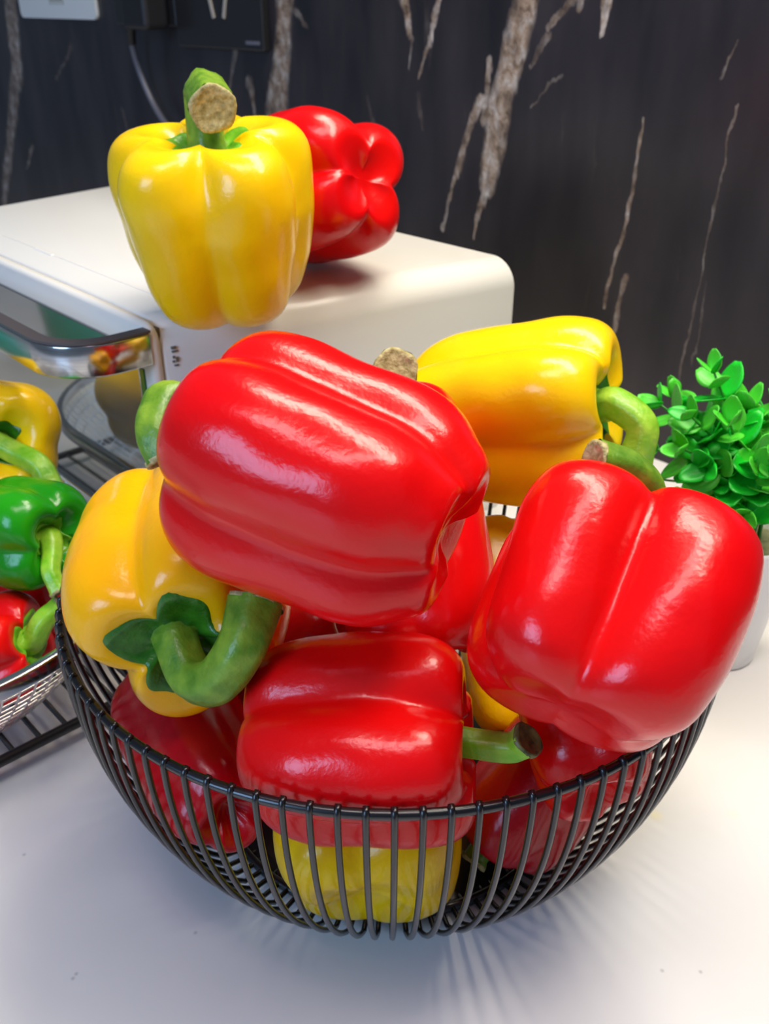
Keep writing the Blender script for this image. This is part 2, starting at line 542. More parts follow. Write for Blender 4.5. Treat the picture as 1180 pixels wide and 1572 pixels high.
# ------------------------------------------------------------------ peppers
class Skin:
    """Surface of one pepper: rings t (0 stem cavity .. 1 blossom end) by angle u."""

    def __init__(self, L, W, lobes, taper=0.0, groove=(.42, .36, .5), top_dip=.30, bot_dip=.22, seed=0, bend=(0, 0), waist=0.0, square=1.0, calm=1.0):
        self.L, self.W, self.lobes = L, W, lobes
        self.taper, self.groove, self.bend, self.waist = taper, groove, bend, waist
        r = np.random.RandomState(seed)
        self.ph = r.uniform(0, 6.28, (6,))
        self.noise = r.uniform(.5, 1.0, (6,)) * calm
        td, bd = top_dip, bot_dip
        s = square
        prof = [(0, 1 - 1.55 * td), (.10, 1 - 1.50 * td), (.22, 1 - 1.2 * td), (.36, 1 - .62 * td), (.52, 1 - .14 * td), (.68, 1.0), (.83, .93), (.94, .77), (1.0, .50),
                (1.0, .15), (.985, -.2), (.95, -.5), (.87, -.76 * s), (.74, -.92 * s), (.58, -1.0), (.42, -1 + .12 * bd), (.27, -1 + .5 * bd), (.13, -1 + .9 * bd), (0, -1 + 1.0 * bd)]
        self.prof = catmull(prof, 400)
        self.prof[:, 0] = np.maximum(self.prof[:, 0], 0)
        seg = np.r_[0, np.cumsum(np.hypot(*np.diff(self.prof, axis=0).T))]
        self.arc = seg / seg[-1]
        k = np.argmin(np.abs(self.prof[:, 0] - 1.0))
        self.z0 = self.prof[0, 1] * L / 2

    def at(self, t, u):
        t = np.asarray(t, float)
        u = np.asarray(u, float)
        rho = np.interp(t, self.arc, self.prof[:, 0])
        zz = np.interp(t, self.arc, self.prof[:, 1])
        g0, g1, g2 = self.groove
        h = np.clip((1 - zz) / 2, 0, 1)
        c = np.interp(h, [0, .45, 1], [g0, g1, g2])
        tot = 0
        top = 0
        bot = 0
        amp = 0
        for (ang, width, a, dt, db) in self.lobes:
            d = (u - ang + math.pi) % (2 * math.pi) - math.pi
            d = np.clip(d / width, -math.pi / 1.02, math.pi / 1.02)
            rr = 1 - c
            val = c * np.cos(d) + np.sqrt(np.maximum(rr ** 2 - (c * np.sin(d)) ** 2, 0.0004)) * np.where(np.abs(d) < 1.45, 1, .3)
            val = np.maximum(val, .05) * a
            p = val ** 12
            tot = tot + p
            top = top + p * dt
            bot = bot + p * db
        R = tot ** (1 / 12.0)
        top = top / tot
        bot = bot / tot
        wt = np.clip((zz - .1) / .8, 0, 1) ** 1.5 * np.clip(rho / .5, 0, 1)
        wb_ = np.clip((-zz - .1) / .8, 0, 1) ** 1.3 * np.clip(rho / .45, 0, 1)
        z = zz + top * wt - bot * wb_
        R = 1 + (R - 1) * np.clip(rho / .35, 0, 1) ** .6
        rad = rho * R * (1 + self.taper * zz) * (1 - self.waist * np.exp(-((zz + .05) / .45) ** 2))
        n = self.ph
        q = self.noise
        rad = rad * (1 + .016 * q[0] * np.sin(2 * u + n[0] + 2 * zz) + .013 * q[1] * np.sin(3 * u - n[1] - 3.1 * zz) + .010 * q[2] * np.sin(5 * zz + n[2] + u)
                     + .005 * q[3] * np.sin(9 * u + 7 * zz + n[3]) + .005 * q[4] * np.sin(11 * zz - 5 * u + n[4]))
        x = rad * np.cos(u) * self.W / 2 + self.bend[0] * (zz ** 2) * self.W
        y = rad * np.sin(u) * self.W / 2 + self.bend[1] * (zz ** 2) * self.W
        return np.stack([x, y, z * self.L / 2], -1)

    def body(self, nu=112, nt=72):
        ts = np.linspace(0, 1, nt)[1:-1]
        us = np.linspace(0, 2 * math.pi, nu, endpoint=False)
        T, U = np.meshgrid(ts, us, indexing='ij')
        V = self.at(T, U).reshape(-1, 3)
        top = self.at(0.0, 0.0)
        bot = self.at(1.0, 0.0)
        V = np.vstack([V, top, bot])
        m = len(ts)
        F = []
        for i in range(m - 1):
            for j in range(nu):
                k = (j + 1) % nu
                F.append((i * nu + j, (i + 1) * nu + j, (i + 1) * nu + k, i * nu + k))
        a, b = len(V) - 2, len(V) - 1
        for j in range(nu):
            k = (j + 1) % nu
            F.append((a, j, k))
            F.append((b, (m - 1) * nu + k, (m - 1) * nu + j))
        return V, F

    def t_of_rho(self, r):
        k = np.argmax(self.prof[:, 0])
        return np.interp(r, self.prof[:k, 0], self.arc[:k])


def lobes(n, start=0.0, jitter=0.12, amp=.06, seed=0, top=.06, bot=.10, spec=None):
    r = np.random.RandomState(seed + 100)
    out = []
    for i in range(n):
        ang = start + 2 * math.pi * i / n + r.uniform(-jitter, jitter)
        w = (4.0 / n) ** .55 if n != 4 else 1.0
        out.append((ang, w, 1 - r.uniform(0, amp), r.uniform(-top, top), r.uniform(-bot, bot)))
    if spec:
        for i, s in spec.items():
            out[i] = tuple(s[k] if s[k] is not None else out[i][k] for k in range(5))
    return out


PEPPERS = []


def pepper(label, group, px, py, depth, axis, roll, skin, mat, stem=None, stem_r=(.0062, .0052), calyx_r=.36, stem_mat='stem', calyx_mat='calyx',
           ref='view', cut=True, brown=False, world_axis=None, calyx_lift=.0012, name='bell_pepper', base_at=None):
    a = cam_vec(*axis) if world_axis is None else np.array(world_axis, float) / np.linalg.norm(world_axis)
    rf = BACK if ref == 'view' else UP
    x = rf - a * np.dot(rf, a)
    x /= np.linalg.norm(x)
    y = np.cross(a, x)
    cr, sr = math.cos(roll), math.sin(roll)
    x, y = x * cr + y * sr, -x * sr + y * cr
    c = spot(px, py, depth)
    R = Matrix(((x[0], y[0], a[0]), (x[1], y[1], a[1]), (x[2], y[2], a[2])))
    root = empty(name, c, R.to_euler())
    tag(root, label, 'bell pepper', group)
    V, Fc = skin.body()
    body = mesh('body', V, Fc, mat, root)
    Rn = np.array(R)

    def to_local(w):
        return Rn.T @ (np.asarray(w) - c)
    # calyx draped over the stem cavity
    nu, nr = 60, 12
    rr = np.random.RandomState(int(px * 7 + py))
    phs = rr.uniform(0, 6.28, 3)
    us = np.linspace(0, 2 * math.pi, nu, endpoint=False)
    edge = calyx_r * (.96 + .18 * np.abs(np.cos(2.5 * us + phs[0])) ** 7 + .07 * np.sin(3 * us + phs[1]) + .03 * np.sin(9 * us + phs[2]))
    verts = []
    for i in range(nr):
        q = (i + .02) / (nr - 1)
        rad = np.minimum(edge * q, edge)
        t = skin.t_of_rho(rad)
        p = skin.at(t, us)
        lift = calyx_lift * (1 - .35 * q) + .006 * math.exp(-(q / .35) ** 2) * (skin.W / .09)
        if i == nr - 1:
            lift = -.0006
        wob = .0004 * np.sin(6 * us + 4 * q)
        p = p + np.array([0, 0, 1.0]) * (lift + wob * (i < nr - 1))[:, None]
        verts.append(p)
    V2 = np.vstack(verts + [np.array([[0, 0, verts[0][:, 2].mean()]])])
    F2 = []
    for i in range(nr - 1):
        for j in range(nu):
            k = (j + 1) % nu
            F2.append((i * nu + j, (i + 1) * nu + j, (i + 1) * nu + k, i * nu + k))
    for j in range(nu):
        F2.append((len(V2) - 1, j, (j + 1) % nu))
    if stem is not None or calyx_mat:
        mesh('calyx', V2, F2, M[calyx_mat], root)
    if stem is not None:
        b0 = np.array([0, 0, skin.z0 + .001])
        base_w = Rn @ b0 + c
        bz = -np.dot(base_w - EYE, BACK)
        pts = [b0, b0 + np.array([0, 0, .006])]
        for (sx, sy, sb) in stem:
            pts.append(to_local(spot(sx, sy, bz - sb / 1000.0)))
        path = catmull(pts, 8 * len(pts))
        m = len(path)
        s = np.linspace(0, 1, m)
        r0, r1 = stem_r
        rad = r0 + (r1 - r0) * s + .55 * r0 * np.exp(-(s / .13) ** 2) + .0009 * np.clip((s - .85) / .15, 0, 1)
        bs = Build().tube(path, rad, n=20, caps=False, ridge=.075, nr=5)
        st = bs.done('stem', M[stem_mat], root)
        # dried cut face, slightly dished
        e = path[-1]
        tg = path[-1] - path[-2]
        tg /= np.linalg.norm(tg)
        h = np.cross(tg, [0.3, 0.5, 0.81])
        h /= np.linalg.norm(h)
        k = np.cross(tg, h)
        cv, cf = [], []
        rings = [(1.02, -.0008), (1.03, .0006), (.88, .0009), (.7, .0002), (.35, -.0004)]
        for (q, dz) in rings:
            for j in range(20):
                th = 2 * math.pi * j / 20
                cv.append(e + tg * (dz + .0004 * math.sin(3 * th + q * 9)) + (h * math.cos(th) + k * math.sin(th)) * rad[-1] * q * (1 + .04 * math.sin(5 * th)))
        cv.append(e - tg * .0005)
        for i in range(len(rings) - 1):
            for j in range(20):
                l = (j + 1) % 20
                cf.append((i * 20 + j, i * 20 + l, (i + 1) * 20 + l, (i + 1) * 20 + j))
        for j in range(20):
            cf.append(((len(rings) - 1) * 20 + j, (len(rings) - 1) * 20 + (j + 1) % 20, len(cv) - 1))
        mesh('cut_face', cv, cf, M['stem_brown' if brown else 'cut'], st)
    PEPPERS.append((root, body))
    return root


PI = math.pi
G_BOWL, G_OVEN, G_BASK = 'peppers heaped in the black wire bowl', 'peppers on top of the white oven', 'peppers in the silver mesh basket'

# on the oven
pepper('yellow bell pepper standing upright on the white oven with thick green stem', G_OVEN, 334.90, 342.86, 0.43902, None, .35,
       Skin(.084, .098, lobes(5, .35, seed=3, amp=.05, top=.04, bot=.06), taper=.07, groove=(.58, .46, .56), top_dip=.17, bot_dip=.2, seed=1), M['yellow'],
       stem=[(314, 165, 2), (314, 138, 8), (327, 167, 26)], stem_r=(.0078, .0092), calyx_r=.40, calyx_mat='calyx_bright', world_axis=(-.03, -.13, 1))
pepper('red bell pepper lying on the white oven behind the upright yellow pepper', G_OVEN, 484.00, 290.00, 0.51200, (-.66, .12, -.70), .35,
       Skin(.092, .092, lobes(4, .30, seed=5, amp=.06, bot=.05), taper=.0, groove=(.52, .52, .56), bot_dip=.14, seed=2), M['red'], world_axis=None)

# in the bowl
pepper('large red bell pepper on top of the heap, tilted, curled stem at its upper end', G_BOWL, 498.00, 742.00, 0.28738, (-.87, .36, -.24), 0,
       Skin(.088, .085, lobes(4, .10, jitter=.05, seed=11, amp=.05, bot=.08, spec={0: (.10, 1.12, 1.03, 0, .0), 1: (1.58, .95, .98, 0, .06), 3: (-1.42, .95, .97, 0, .04)}),
            taper=.0, groove=(.52, .50, .55), seed=3, waist=.03, bot_dip=.08, square=.92), M['red'],
       stem=[(272, 618, 0), (247, 640, 5), (243, 672, 8), (258, 698, 8)], stem_r=(.0074, .0066), calyx_mat='calyx_bright')
pepper('orange-yellow bell pepper at the left rim of the wire bowl with its stem facing out', G_BOWL, 282.16, 863.91, 0.36060, (.14, -.52, .82), .2,
       Skin(.104, .087, lobes(4, .95, seed=21, amp=.08, top=.05), taper=.0, groove=(.54, .50, .54), seed=4, top_dip=.11), M['orange'],
       stem=[(296, 1042, 12), (336, 1042, 20), (372, 994, 26), (394, 926, 20)], stem_r=(.0070, .0084), calyx_r=.56)
pepper('large red bell pepper overhanging the right rim of the wire bowl, stem at the back', G_BOWL, 920.34, 937.05, 0.28159, (.42, .78, -.40), 0,
       Skin(.070, .087, lobes(4, .5, seed=31, amp=.04, spec={0: (.66, 1.05, 1.02, .04, .0), 1: (2.05, 1, .97, 0, .0), 2: (3.75, 1, .98, 0, .0), 3: (-.95, 1.0, .94, -.03, .0)}), taper=.03, groove=(.56, .55, .54), seed=5, bot_dip=.05), M['red'],
       stem=[(995, 765, 0), (965, 722, 6), (912, 708, 10)], stem_r=(.0064, .0058))
pepper('yellow bell pepper lying at the back of the wire bowl, hooked stem to the right', G_BOWL, 778.61, 634.55, 0.42461, (.88, .02, .42), 0,
       Skin(.100, .086, lobes(4, -.24, jitter=.05, seed=41, amp=.06), taper=.06, groove=(.54, .48, .5), seed=6, top_dip=.18), M['yellow'],
       stem=[(945, 622, 8), (984, 655, 12), (974, 705, 8)], stem_r=(.0078, .0066), calyx_r=.40, stem_mat='stem_bright')
pepper('red bell pepper lying at the front rim, bright green stem to the right', G_BOWL, 554.95, 1135.56, 0.31207, (.96, .02, .14), 0,
       Skin(.073, .076, lobes(4, .05, jitter=.08, seed=51, amp=.04, bot=.05, top=.05), taper=.0, groove=(.58, .48, .54), seed=7, top_dip=.2), M['red'],
       stem=[(735, 1143, 3), (785, 1148, 6), (810, 1136, 10)], stem_r=(.0050, .0050), stem_mat='stem_bright', calyx_r=.2, brown=True)
pepper('yellow bell pepper at the bottom of the bowl, seen through the front wires', G_BOWL, 565.78, 1238.42, 0.36948, (.02, .75, -.65), 0,
       Skin(.076, .084, lobes(4, .6, seed=61, amp=.04, bot=.03), taper=-.02, groove=(.44, .42, .46), seed=8, bot_dip=.12, calm=.4), M['yellow'])
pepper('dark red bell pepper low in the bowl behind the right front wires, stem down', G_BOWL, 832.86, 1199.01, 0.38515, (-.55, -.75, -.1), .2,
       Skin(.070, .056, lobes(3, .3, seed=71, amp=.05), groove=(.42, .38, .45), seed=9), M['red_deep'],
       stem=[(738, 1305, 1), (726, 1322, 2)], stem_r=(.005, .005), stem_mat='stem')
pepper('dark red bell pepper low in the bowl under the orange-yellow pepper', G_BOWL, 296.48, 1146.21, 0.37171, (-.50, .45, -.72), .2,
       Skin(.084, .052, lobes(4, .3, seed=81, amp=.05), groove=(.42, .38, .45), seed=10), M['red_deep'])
pepper('yellow bell pepper standing deep in the middle of the heap, mostly hidden', G_BOWL, 794.40, 953.85, 0.43730, (.0, .9, -.3), .2,
       Skin(.096, .060, lobes(4, .3, seed=91, amp=.05), groove=(.42, .38, .45), seed=11), M['yellow'])
pepper('red bell pepper behind the tilted top one, round cut stem showing above', G_BOWL, 625.79, 808.74, 0.36489, (-.12, .86, -.35), .2,
       Skin(.104, .074, lobes(4, .5, seed=101, amp=.05), groove=(.42, .38, .45), seed=12), M['red'],
       stem=[(600, 612, 2), (603, 586, 12), (607, 568, 32)], stem_r=(.0066, .0074))
pepper('red bell pepper inside the right rim of the bowl, wedged beneath the overhanging one', G_BOWL, 887.59, 1085.17, 0.33976, (-.1, .8, -.5), .2,
       Skin(.070, .054, lobes(4, .4, seed=151, amp=.05), groove=(.40, .36, .42), seed=17), M['red'])
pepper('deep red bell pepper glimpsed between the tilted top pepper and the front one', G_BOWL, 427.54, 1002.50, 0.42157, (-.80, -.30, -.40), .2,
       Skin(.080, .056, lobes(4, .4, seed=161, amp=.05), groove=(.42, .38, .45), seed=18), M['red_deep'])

# in the mesh basket
pepper('yellow bell pepper at the back of the mesh basket with drooping stem', G_BASK, -10.20, 675.00, 0.51401, (.35, -.1, .75), .3,
       Skin(.078, .078, lobes(4, .6, seed=111), groove=(.44, .38, .46), seed=13), M['yellow'],
       stem=[(25, 695, 6), (62, 715, 10), (78, 748, 10)], stem_r=(.006, .0062), stem_mat='stem_bright')
pepper('glossy green bell pepper in the mesh basket behind the red one', G_BASK, 27.72, 816.87, 0.45461, (.80, -.12, .45), .5,
       Skin(.062, .060, lobes(4, .6, seed=121), groove=(.52, .45, .5), seed=14, top_dip=.30), M['green'],
       stem=[(80, 850, 6), (78, 880, 12), (92, 908, 12)], stem_r=(.0055, .004), stem_mat='stem_bright', calyx_mat='calyx_bright')
pepper('red bell pepper at the near edge of the mesh basket with flared green calyx', G_BASK, -24.44, 1000.95, 0.44233, (.90, .22, .18), .6,
       Skin(.056, .056, lobes(4, .6, seed=131), groove=(.54, .5, .55), seed=15, top_dip=.18), M['red'],
       stem=[(68, 952, 3), (95, 930, 0)], stem_r=(.0062, .0048), calyx_mat='calyx_bright', stem_mat='stem_bright', calyx_r=.5)
pepper('red bell pepper in the mesh basket half hidden behind the flared calyx', G_BASK, 46.64, 934.28, 0.49194, (-.4, .6, -.4), .2,
       Skin(.050, .044, lobes(4, .6, seed=141), groove=(.48, .44, .5), seed=16), M['red'])

# ------------------------------------------------------------------ black wire bowl
BC = np.array([0.003, 0.328, 0.0])
BR, BZ, BD = 0.135, 0.120, 0.155
bowl = empty('wire_bowl', BC)
tag(bowl, 'black wire fruit bowl of thin curved wires holding the heaped peppers', 'bowl')


def bowl_r(z):
    return BR * 1.012 * math.sqrt(max(1 - ((BZ - z) / BD) ** 2, 0))


NW = 100
zb = .0045
rb = bowl_r(zb)
path = []
th0 = math.asin((BZ - zb) / BD)
for i in range(19):
    th = th0 * (1 - i / 18.0)
    path.append((BR * 1.012 * math.cos(th), 0, BZ - BD * math.sin(th)))
path = [(rb - .022, 0, .0026), (rb - .008, 0, .0030)] + path + [(BR * 1.012 - .0006, 0, BZ + .0018), (BR * 1.012 - .0022, 0, BZ + .0026)]
wire = Build().tube(path, .00112, n=8).done('wire', M['black_wire'], bowl)
for k in range(1, NW):
    w = wire.copy()
    COL.objects.link(w)
    w.parent = bowl
    w.rotation_euler = (0, 0, 2 * PI * k / NW)
ring = [(BR * math.cos(2 * PI * k / 120), BR * math.sin(2 * PI * k / 120), BZ) for k in range(120)]
Build().tube(ring, .0018, n=12, closed=True).done('rim', M['black_wire'], bowl)
ring = [((rb - .010) * math.cos(2 * PI * k / 96), (rb - .010) * math.sin(2 * PI * k / 96), .0024) for k in range(96)]
Build().tube(ring, .0022, n=10, closed=True).done('base_ring', M['black_wire'], bowl)
bp = Build()
disc = [(0.0, .0042), (.030, .0042), (rb - .016, .0044), (rb - .012, .0036), (rb - .016, .0028), (.03, .0026), (0.0, .0026)]
vv, ff = [], []
for (r, z) in disc[1:-1]:
    for k in range(64):
        vv.append((r * math.cos(2 * PI * k / 64), r * math.sin(2 * PI * k / 64), z))
nd = len(disc) - 2
for i in range(nd - 1):
    for k in range(64):
        l = (k + 1) % 64
        ff.append((i * 64 + k, (i + 1) * 64 + k, (i + 1) * 64 + l, i * 64 + l))
ff.append(tuple(range(64)))
ff.append(tuple(range((nd - 1) * 64 + 63, (nd - 1) * 64 - 1, -1)))
bp.add(vv, ff).done('base_plate', M['black_wire'], bowl, smooth=False)

# ------------------------------------------------------------------ white oven
T_H = 0.1910
OV = np.array([-0.1178, 0.4412, 0.0])
oven = empty('toaster_oven', OV, (0, 0, math.atan2(-ALONG[1], -ALONG[0])))
tag(oven, 'white countertop oven with steel handle and mirrored glass door', 'oven')
# local axes: x to the right along the front, y into the depth, z up; near corner at the origin
OW, OD = 0.345, 0.237
FLARE = math.tan(math.radians(10.5))       # the sides open towards the back


def rounded(x0, x1, z0, z1, r_top, r_bot, n=8):
    out = []
    for (cx, cz, r, a0) in ((x1 - r_bot, z0 + r_bot, r_bot, -90), (x1 - r_top, z1 - r_top, r_top, 0), (x0 + r_top, z1 - r_top, r_top, 90), (x0 + r_bot, z0 + r_bot, r_bot, 180)):
        for i in range(n + 1):
            a = math.radians(a0 + 90 * i / n)
            out.append((cx + r * math.cos(a), cz + r * math.sin(a)))
    return out


def shell(y0, y1, inset, prof, edge):
    b = Build()
    n = len(prof)
    cx = sum(p[0] for p in prof) / n
    cz = sum(p[1] for p in prof) / n
    rows = []
    for (y, s) in edge:
        rows.append([(p[0] - s * np.sign(p[0] - cx) * min(1, abs(p[0] - cx) / .02), y, p[1] - s * np.sign(p[1] - cz) * min(1, abs(p[1] - cz) / .02)) for p in prof])
    v = [p for r in rows for p in r]
    f = []
    for i in range(len(rows) - 1):
        for k in range(n):
            l = (k + 1) % n
            f.append((i * n + k, i * n + l, (i + 1) * n + l, (i + 1) * n + k))
    f.append(tuple(range(n - 1, -1, -1)))
    f.append(tuple(range((len(rows) - 1) * n, len(rows) * n)))
    b.add(v, f)
    return b


pr = rounded(-OW, 0, .012, T_H, .017, .008)
e = .004
DT = 0.007                                  # door thickness
edge = [(DT, .0012), (DT + .0012, 0), (OD - e, 0), (OD - e * .4, e * .35), (OD, e)]
hb = shell(0, 0, 0, pr, edge)
hb.v = [(x + (y - DT) * FLARE * (1 if x > -OW / 2 else -1), y, z) for x, y, z in hb.v]
hb.done('housing', M['enamel'], oven)
# shallow groove lines on the top
Build().box((-OW + .02, DT + .022, T_H - .0008), (-.0245, DT + .0232, T_H + .00025)).done('top_seam', M['enamel_shade'], oven, smooth=False)
tb = Build().box((-.19, DT + .0205, T_H - .0005), (-.165, DT + .0235, T_H + .0006))
bevel(tb.done('lid_catch', M['enamel_shade'], oven, smooth=False), .0006, 2)
for (x, y) in ((-.03, .04), (-OW + .03, .04), (-.03, OD - .04), (-OW + .03, OD - .04)):
    Build().tube([(x, y, 0), (x, y, .013)], .011, n=16).done('foot', M['black_plastic'], oven)
# door: white frame, glass, gasket, handle
prd = rounded(-OW, -.0005, .016, T_H - .001, .010, .005)
door = shell(0, 0, 0, prd, [(0, .0022), (.0022, 0), (DT - .0016, 0), (DT - .0008, .001)]).done('door', M['enamel'], oven)
Build().box((-OW + .004, DT - .0012, .018), (-.003, DT + .0008, T_H - .004)).done('door_seam', M['seam'], oven, smooth=False)
GL_T = T_H - .030
gl = Build().box((-OW + .022, -.0012, .024), (-.0135, .002, GL_T + .014))
bevel(gl.done('glass_pane', M['glass_door'], door, smooth=False), .0008, 2)
Build().box((-.0135, -.0010, .024), (-.0095, .002, GL_T + .004)).done('green_edge', M['gasket'], door, smooth=False)
# handle: steel band returning to the door with a rounded corner
hz0, hz1 = T_H - .0215, T_H - .0045
pth = []
OUT, RC = -.040, .024
pth = [(-.0085, .001)] + [(-.0085, y) for y in (-.010, OUT + RC)]
cxr = -.0085 - RC
for i in range(1, 13):
    a = math.radians(90 * i / 12)
    pth.append((cxr + RC * math.cos(a), OUT + RC - RC * math.sin(a)))
left = -OW + .0085
pth2 = [(-OW - x, y) for (x, y) in pth][::-1]
pth = pth + pth2
hv, hf = [], []
for i, (x, y) in enumerate(pth):
    a = np.array(pth[max(i - 1, 0)])
    c = np.array(pth[min(i + 1, len(pth) - 1)])
    tt = (c - a) / (np.linalg.norm(c - a) + 1e-9)
    nn = np.array([-tt[1], tt[0]])            # inward
    th = .0085
    if i == 0 or i == len(pth) - 1:
        pass
    o = np.array((x, y))
    q = o + nn * th
    hv += [(o[0], o[1], hz0), (o[0], o[1], hz1), (q[0], q[1], hz1), (q[0], q[1], hz0)]
for i in range(len(pth) - 1):
    for k in range(4):
        l = (k + 1) % 4
        hf.append((i * 4 + k, i * 4 + l, (i + 1) * 4 + l, (i + 1) * 4 + k))
hf += [(3, 2, 1, 0), tuple((len(pth) - 1) * 4 + k for k in range(4))]
handle = mesh('handle', hv, hf, M['handle_steel'], oven, smooth=True)
bevel(handle, .0012, 2, 50)
cap_v = [(p[0], p[1], hz1 + .0001) for i, p in enumerate(hv) if i % 4 in (1,)]
cap_q = [(p[0], p[1], hz1 + .0001) for i, p in enumerate(hv) if i % 4 in (2,)]
m_ = len(cap_v)
cv = []
for a, q in zip(cap_v, cap_q):
    a_, q_ = np.array(a), np.array(q)
    cv += [tuple(a_ + (q_ - a_) * .14), tuple(q_)]
cf = [(2 * i, 2 * i + 1, 2 * i + 3, 2 * i + 2) for i in range(m_ - 1)]
top = [(x, y, z + .0012) for x, y, z in cv]
allv = cv + top
nc = len(cv)
cf2 = [(f[0] + nc, f[1] + nc, f[2] + nc, f[3] + nc) for f in cf]
side = []
for i in range(m_ - 1):
    side.append((2 * i, 2 * i + 2, 2 * i + 2 + nc, 2 * i + nc))
    side.append((2 * i + 1, 2 * i + 1 + nc, 2 * i + 3 + nc, 2 * i + 3))
mesh('dark_top_strip', allv, cf + cf2 + side, M['handle_dark'], handle, smooth=False)
# small printed mark on the side panel
pm = Build()
for (y, z, w, h) in ((.0190, .1565, .0022, .0012), (.0195, .1545, .0028, .0008), (.0185, .1515, .0008, .0012), (.0202, .1500, .0012, .0022), (.0182, .1492, .0010, .0010), (.0195, .1470, .0020, .0007)):
    y, z = y - .0068, z + .0200
    pm.box(((y - DT) * FLARE - .0010, y - w * .6, z - h * .55), ((y - DT) * FLARE + .0006, y + w * .6, z + h * .55))
pm.done('printed_mark', M['print'], oven, smooth=False)

# ------------------------------------------------------------------ rack and silver basket
RK = empty('wire_rack', (0, 0, 0))
tag(RK, 'black wire rack lying flat under the silver mesh basket', 'rack')


def nm(n, m, z):
    p = NRM * n + ALONG * m
    return (p[0], p[1], z)


RZ = .012
R_N0, R_N1, R_M0, R_M1 = -.14, .190, .363, .66
bar = []
fr = [nm(R_N0, R_M0, RZ), nm(R_N1, R_M0, RZ), nm(R_N1, R_M1, RZ), nm(R_N0, R_M1, RZ)]
for i in range(4):
    Build().tube([fr[i], fr[(i + 1) % 4]], .0028, n=8).done('frame_bar', M['black_rack'], RK)
nb = 24
b0 = None
for i in range(1, nb):
    n_ = R_N0 + (R_N1 - R_N0) * i / nb
    if b0 is None:
        b0 = Build().tube([nm(0, R_M0, RZ), nm(0, R_M1, RZ)], .0014, n=6).done('bar', M['black_rack'], RK)
        o = b0
    else:
        o = b0.copy()
        COL.objects.link(o)
        o.parent = RK
    o.location = tuple(NRM * n_)
for (n_, m_) in ((R_N0, R_M0), (R_N1, R_M0), (R_N1, R_M1), (R_N0, R_M1)):
    Build().tube([nm(n_, m_, 0), nm(n_, m_, RZ)], .0026, n=8).done('leg', M['black_rack'], RK)

BK = empty('mesh_basket', (0, 0, 0))
tag(BK, 'silver wire mesh basket with polished rim holding mixed peppers', 'basket')
KZ0, KZ1 = RZ + .004, .072
K_N1, K_M0, K_N0, K_M1 = .197, .333, -.11, .66


def rr_path(inset, z, rc, n=14):
    out = []
    a0, a1, b0_, b1 = K_N0 + inset, K_N1 - inset, K_M0 + inset, K_M1 - inset
    rc = max(rc, .01)
    for (cn, cm, s) in ((a1 - rc, b0_ + rc, -90), (a1 - rc, b1 - rc, 0), (a0 + rc, b1 - rc, 90), (a0 + rc, b0_ + rc, 180)):
        for i in range(n + 1):
            a = math.radians(s + 90 * i / n)
            out.append(np.array(nm(cn + rc * math.cos(a), cm + rc * math.sin(a), z)))
    return out


def resample(pts, count):
    P_ = np.array(pts + [pts[0]])
    s = np.r_[0, np.cumsum(np.linalg.norm(np.diff(P_, axis=0), axis=1))]
    q = np.linspace(0, s[-1], count, endpoint=False)
    return [np.array([np.interp(x, s, P_[:, k]) for k in range(3)]) for x in q]


RCN = .11
NV = 130
levels = 9
rows = []
for i in range(levels + 1):
    t = i / levels
    ins = .045 * (1 - t) ** 1.2
    rows.append(resample(rr_path(ins, KZ0 + (KZ1 - KZ0) * t, RCN - ins), NV))
rim_p = rr_path(0, KZ1 + .003, RCN, 20)
rb_ = Build()
outer = [p for p in rim_p]
cen = np.mean(np.array(rim_p), axis=0)
v, f = [], []
mR = len(rim_p)
for i, p in enumerate(rim_p):
    d = p - rim_p[i - 1]
    d2 = rim_p[(i + 1) % mR] - p
    tt = d + d2
    tt /= np.linalg.norm(tt)
    nn = np.array([tt[1], -tt[0], 0])         # outwards
    v += [p + nn * .0022 + np.array([0, 0, .0034]), p - nn * .0022 + np.array([0, 0, .0040]), p - nn * .0022 - np.array([0, 0, .004]), p + nn * .0030 - np.array([0, 0, .004])]
for i in range(mR):
    j = (i + 1) % mR
    for k in range(4):
        l = (k + 1) % 4
        f.append((i * 4 + k, j * 4 + k, j * 4 + l, i * 4 + l))
rim_o = rb_.add(v, f).done('rim', M['steel'], BK)
bevel(rim_o, .0009, 2, 40)
for i in range(levels):
    Build().tube(rows[i], .00055, n=5, closed=True).done('hoop_wire', M['mesh_steel'], BK)
for k in range(NV):
    Build().tube([rows[i][k] for i in range(0, levels + 1)], .00055, n=5).done('upright_wire', M['mesh_steel'], BK)
bm_ = Build()
base = rows[0]
ns = [float(np.dot(p, NRM)) for p in base]
ms = [float(np.dot(p, ALONG)) for p in base]
B2 = [(a, b) for a, b in zip(ns, ms)]


def span(val, axis):
    hit = []
    for i in range(len(B2)):
        p, q = B2[i], B2[(i + 1) % len(B2)]
        if (p[axis] - val) * (q[axis] - val) < 0:
            t = (val - p[axis]) / (q[axis] - p[axis])
            hit.append(p[1 - axis] + t * (q[1 - axis] - p[1 - axis]))
    return (min(hit), max(hit)) if len(hit) >= 2 else None


for val in np.arange(min(ns) + .004, max(ns), .0075):
    s = span(val, 0)
    if s:
        bm_.tube([nm(val, s[0], KZ0), nm(val, s[1], KZ0)], .0005, n=4)
for val in np.arange(min(ms) + .004, max(ms), .0075):
    s = span(val, 1)
    if s:
        bm_.tube([nm(s[0], val, KZ0), nm(s[1], val, KZ0)], .0005, n=4)
tag(bm_.done('base_mesh', M['mesh_steel'], BK), kind='stuff')

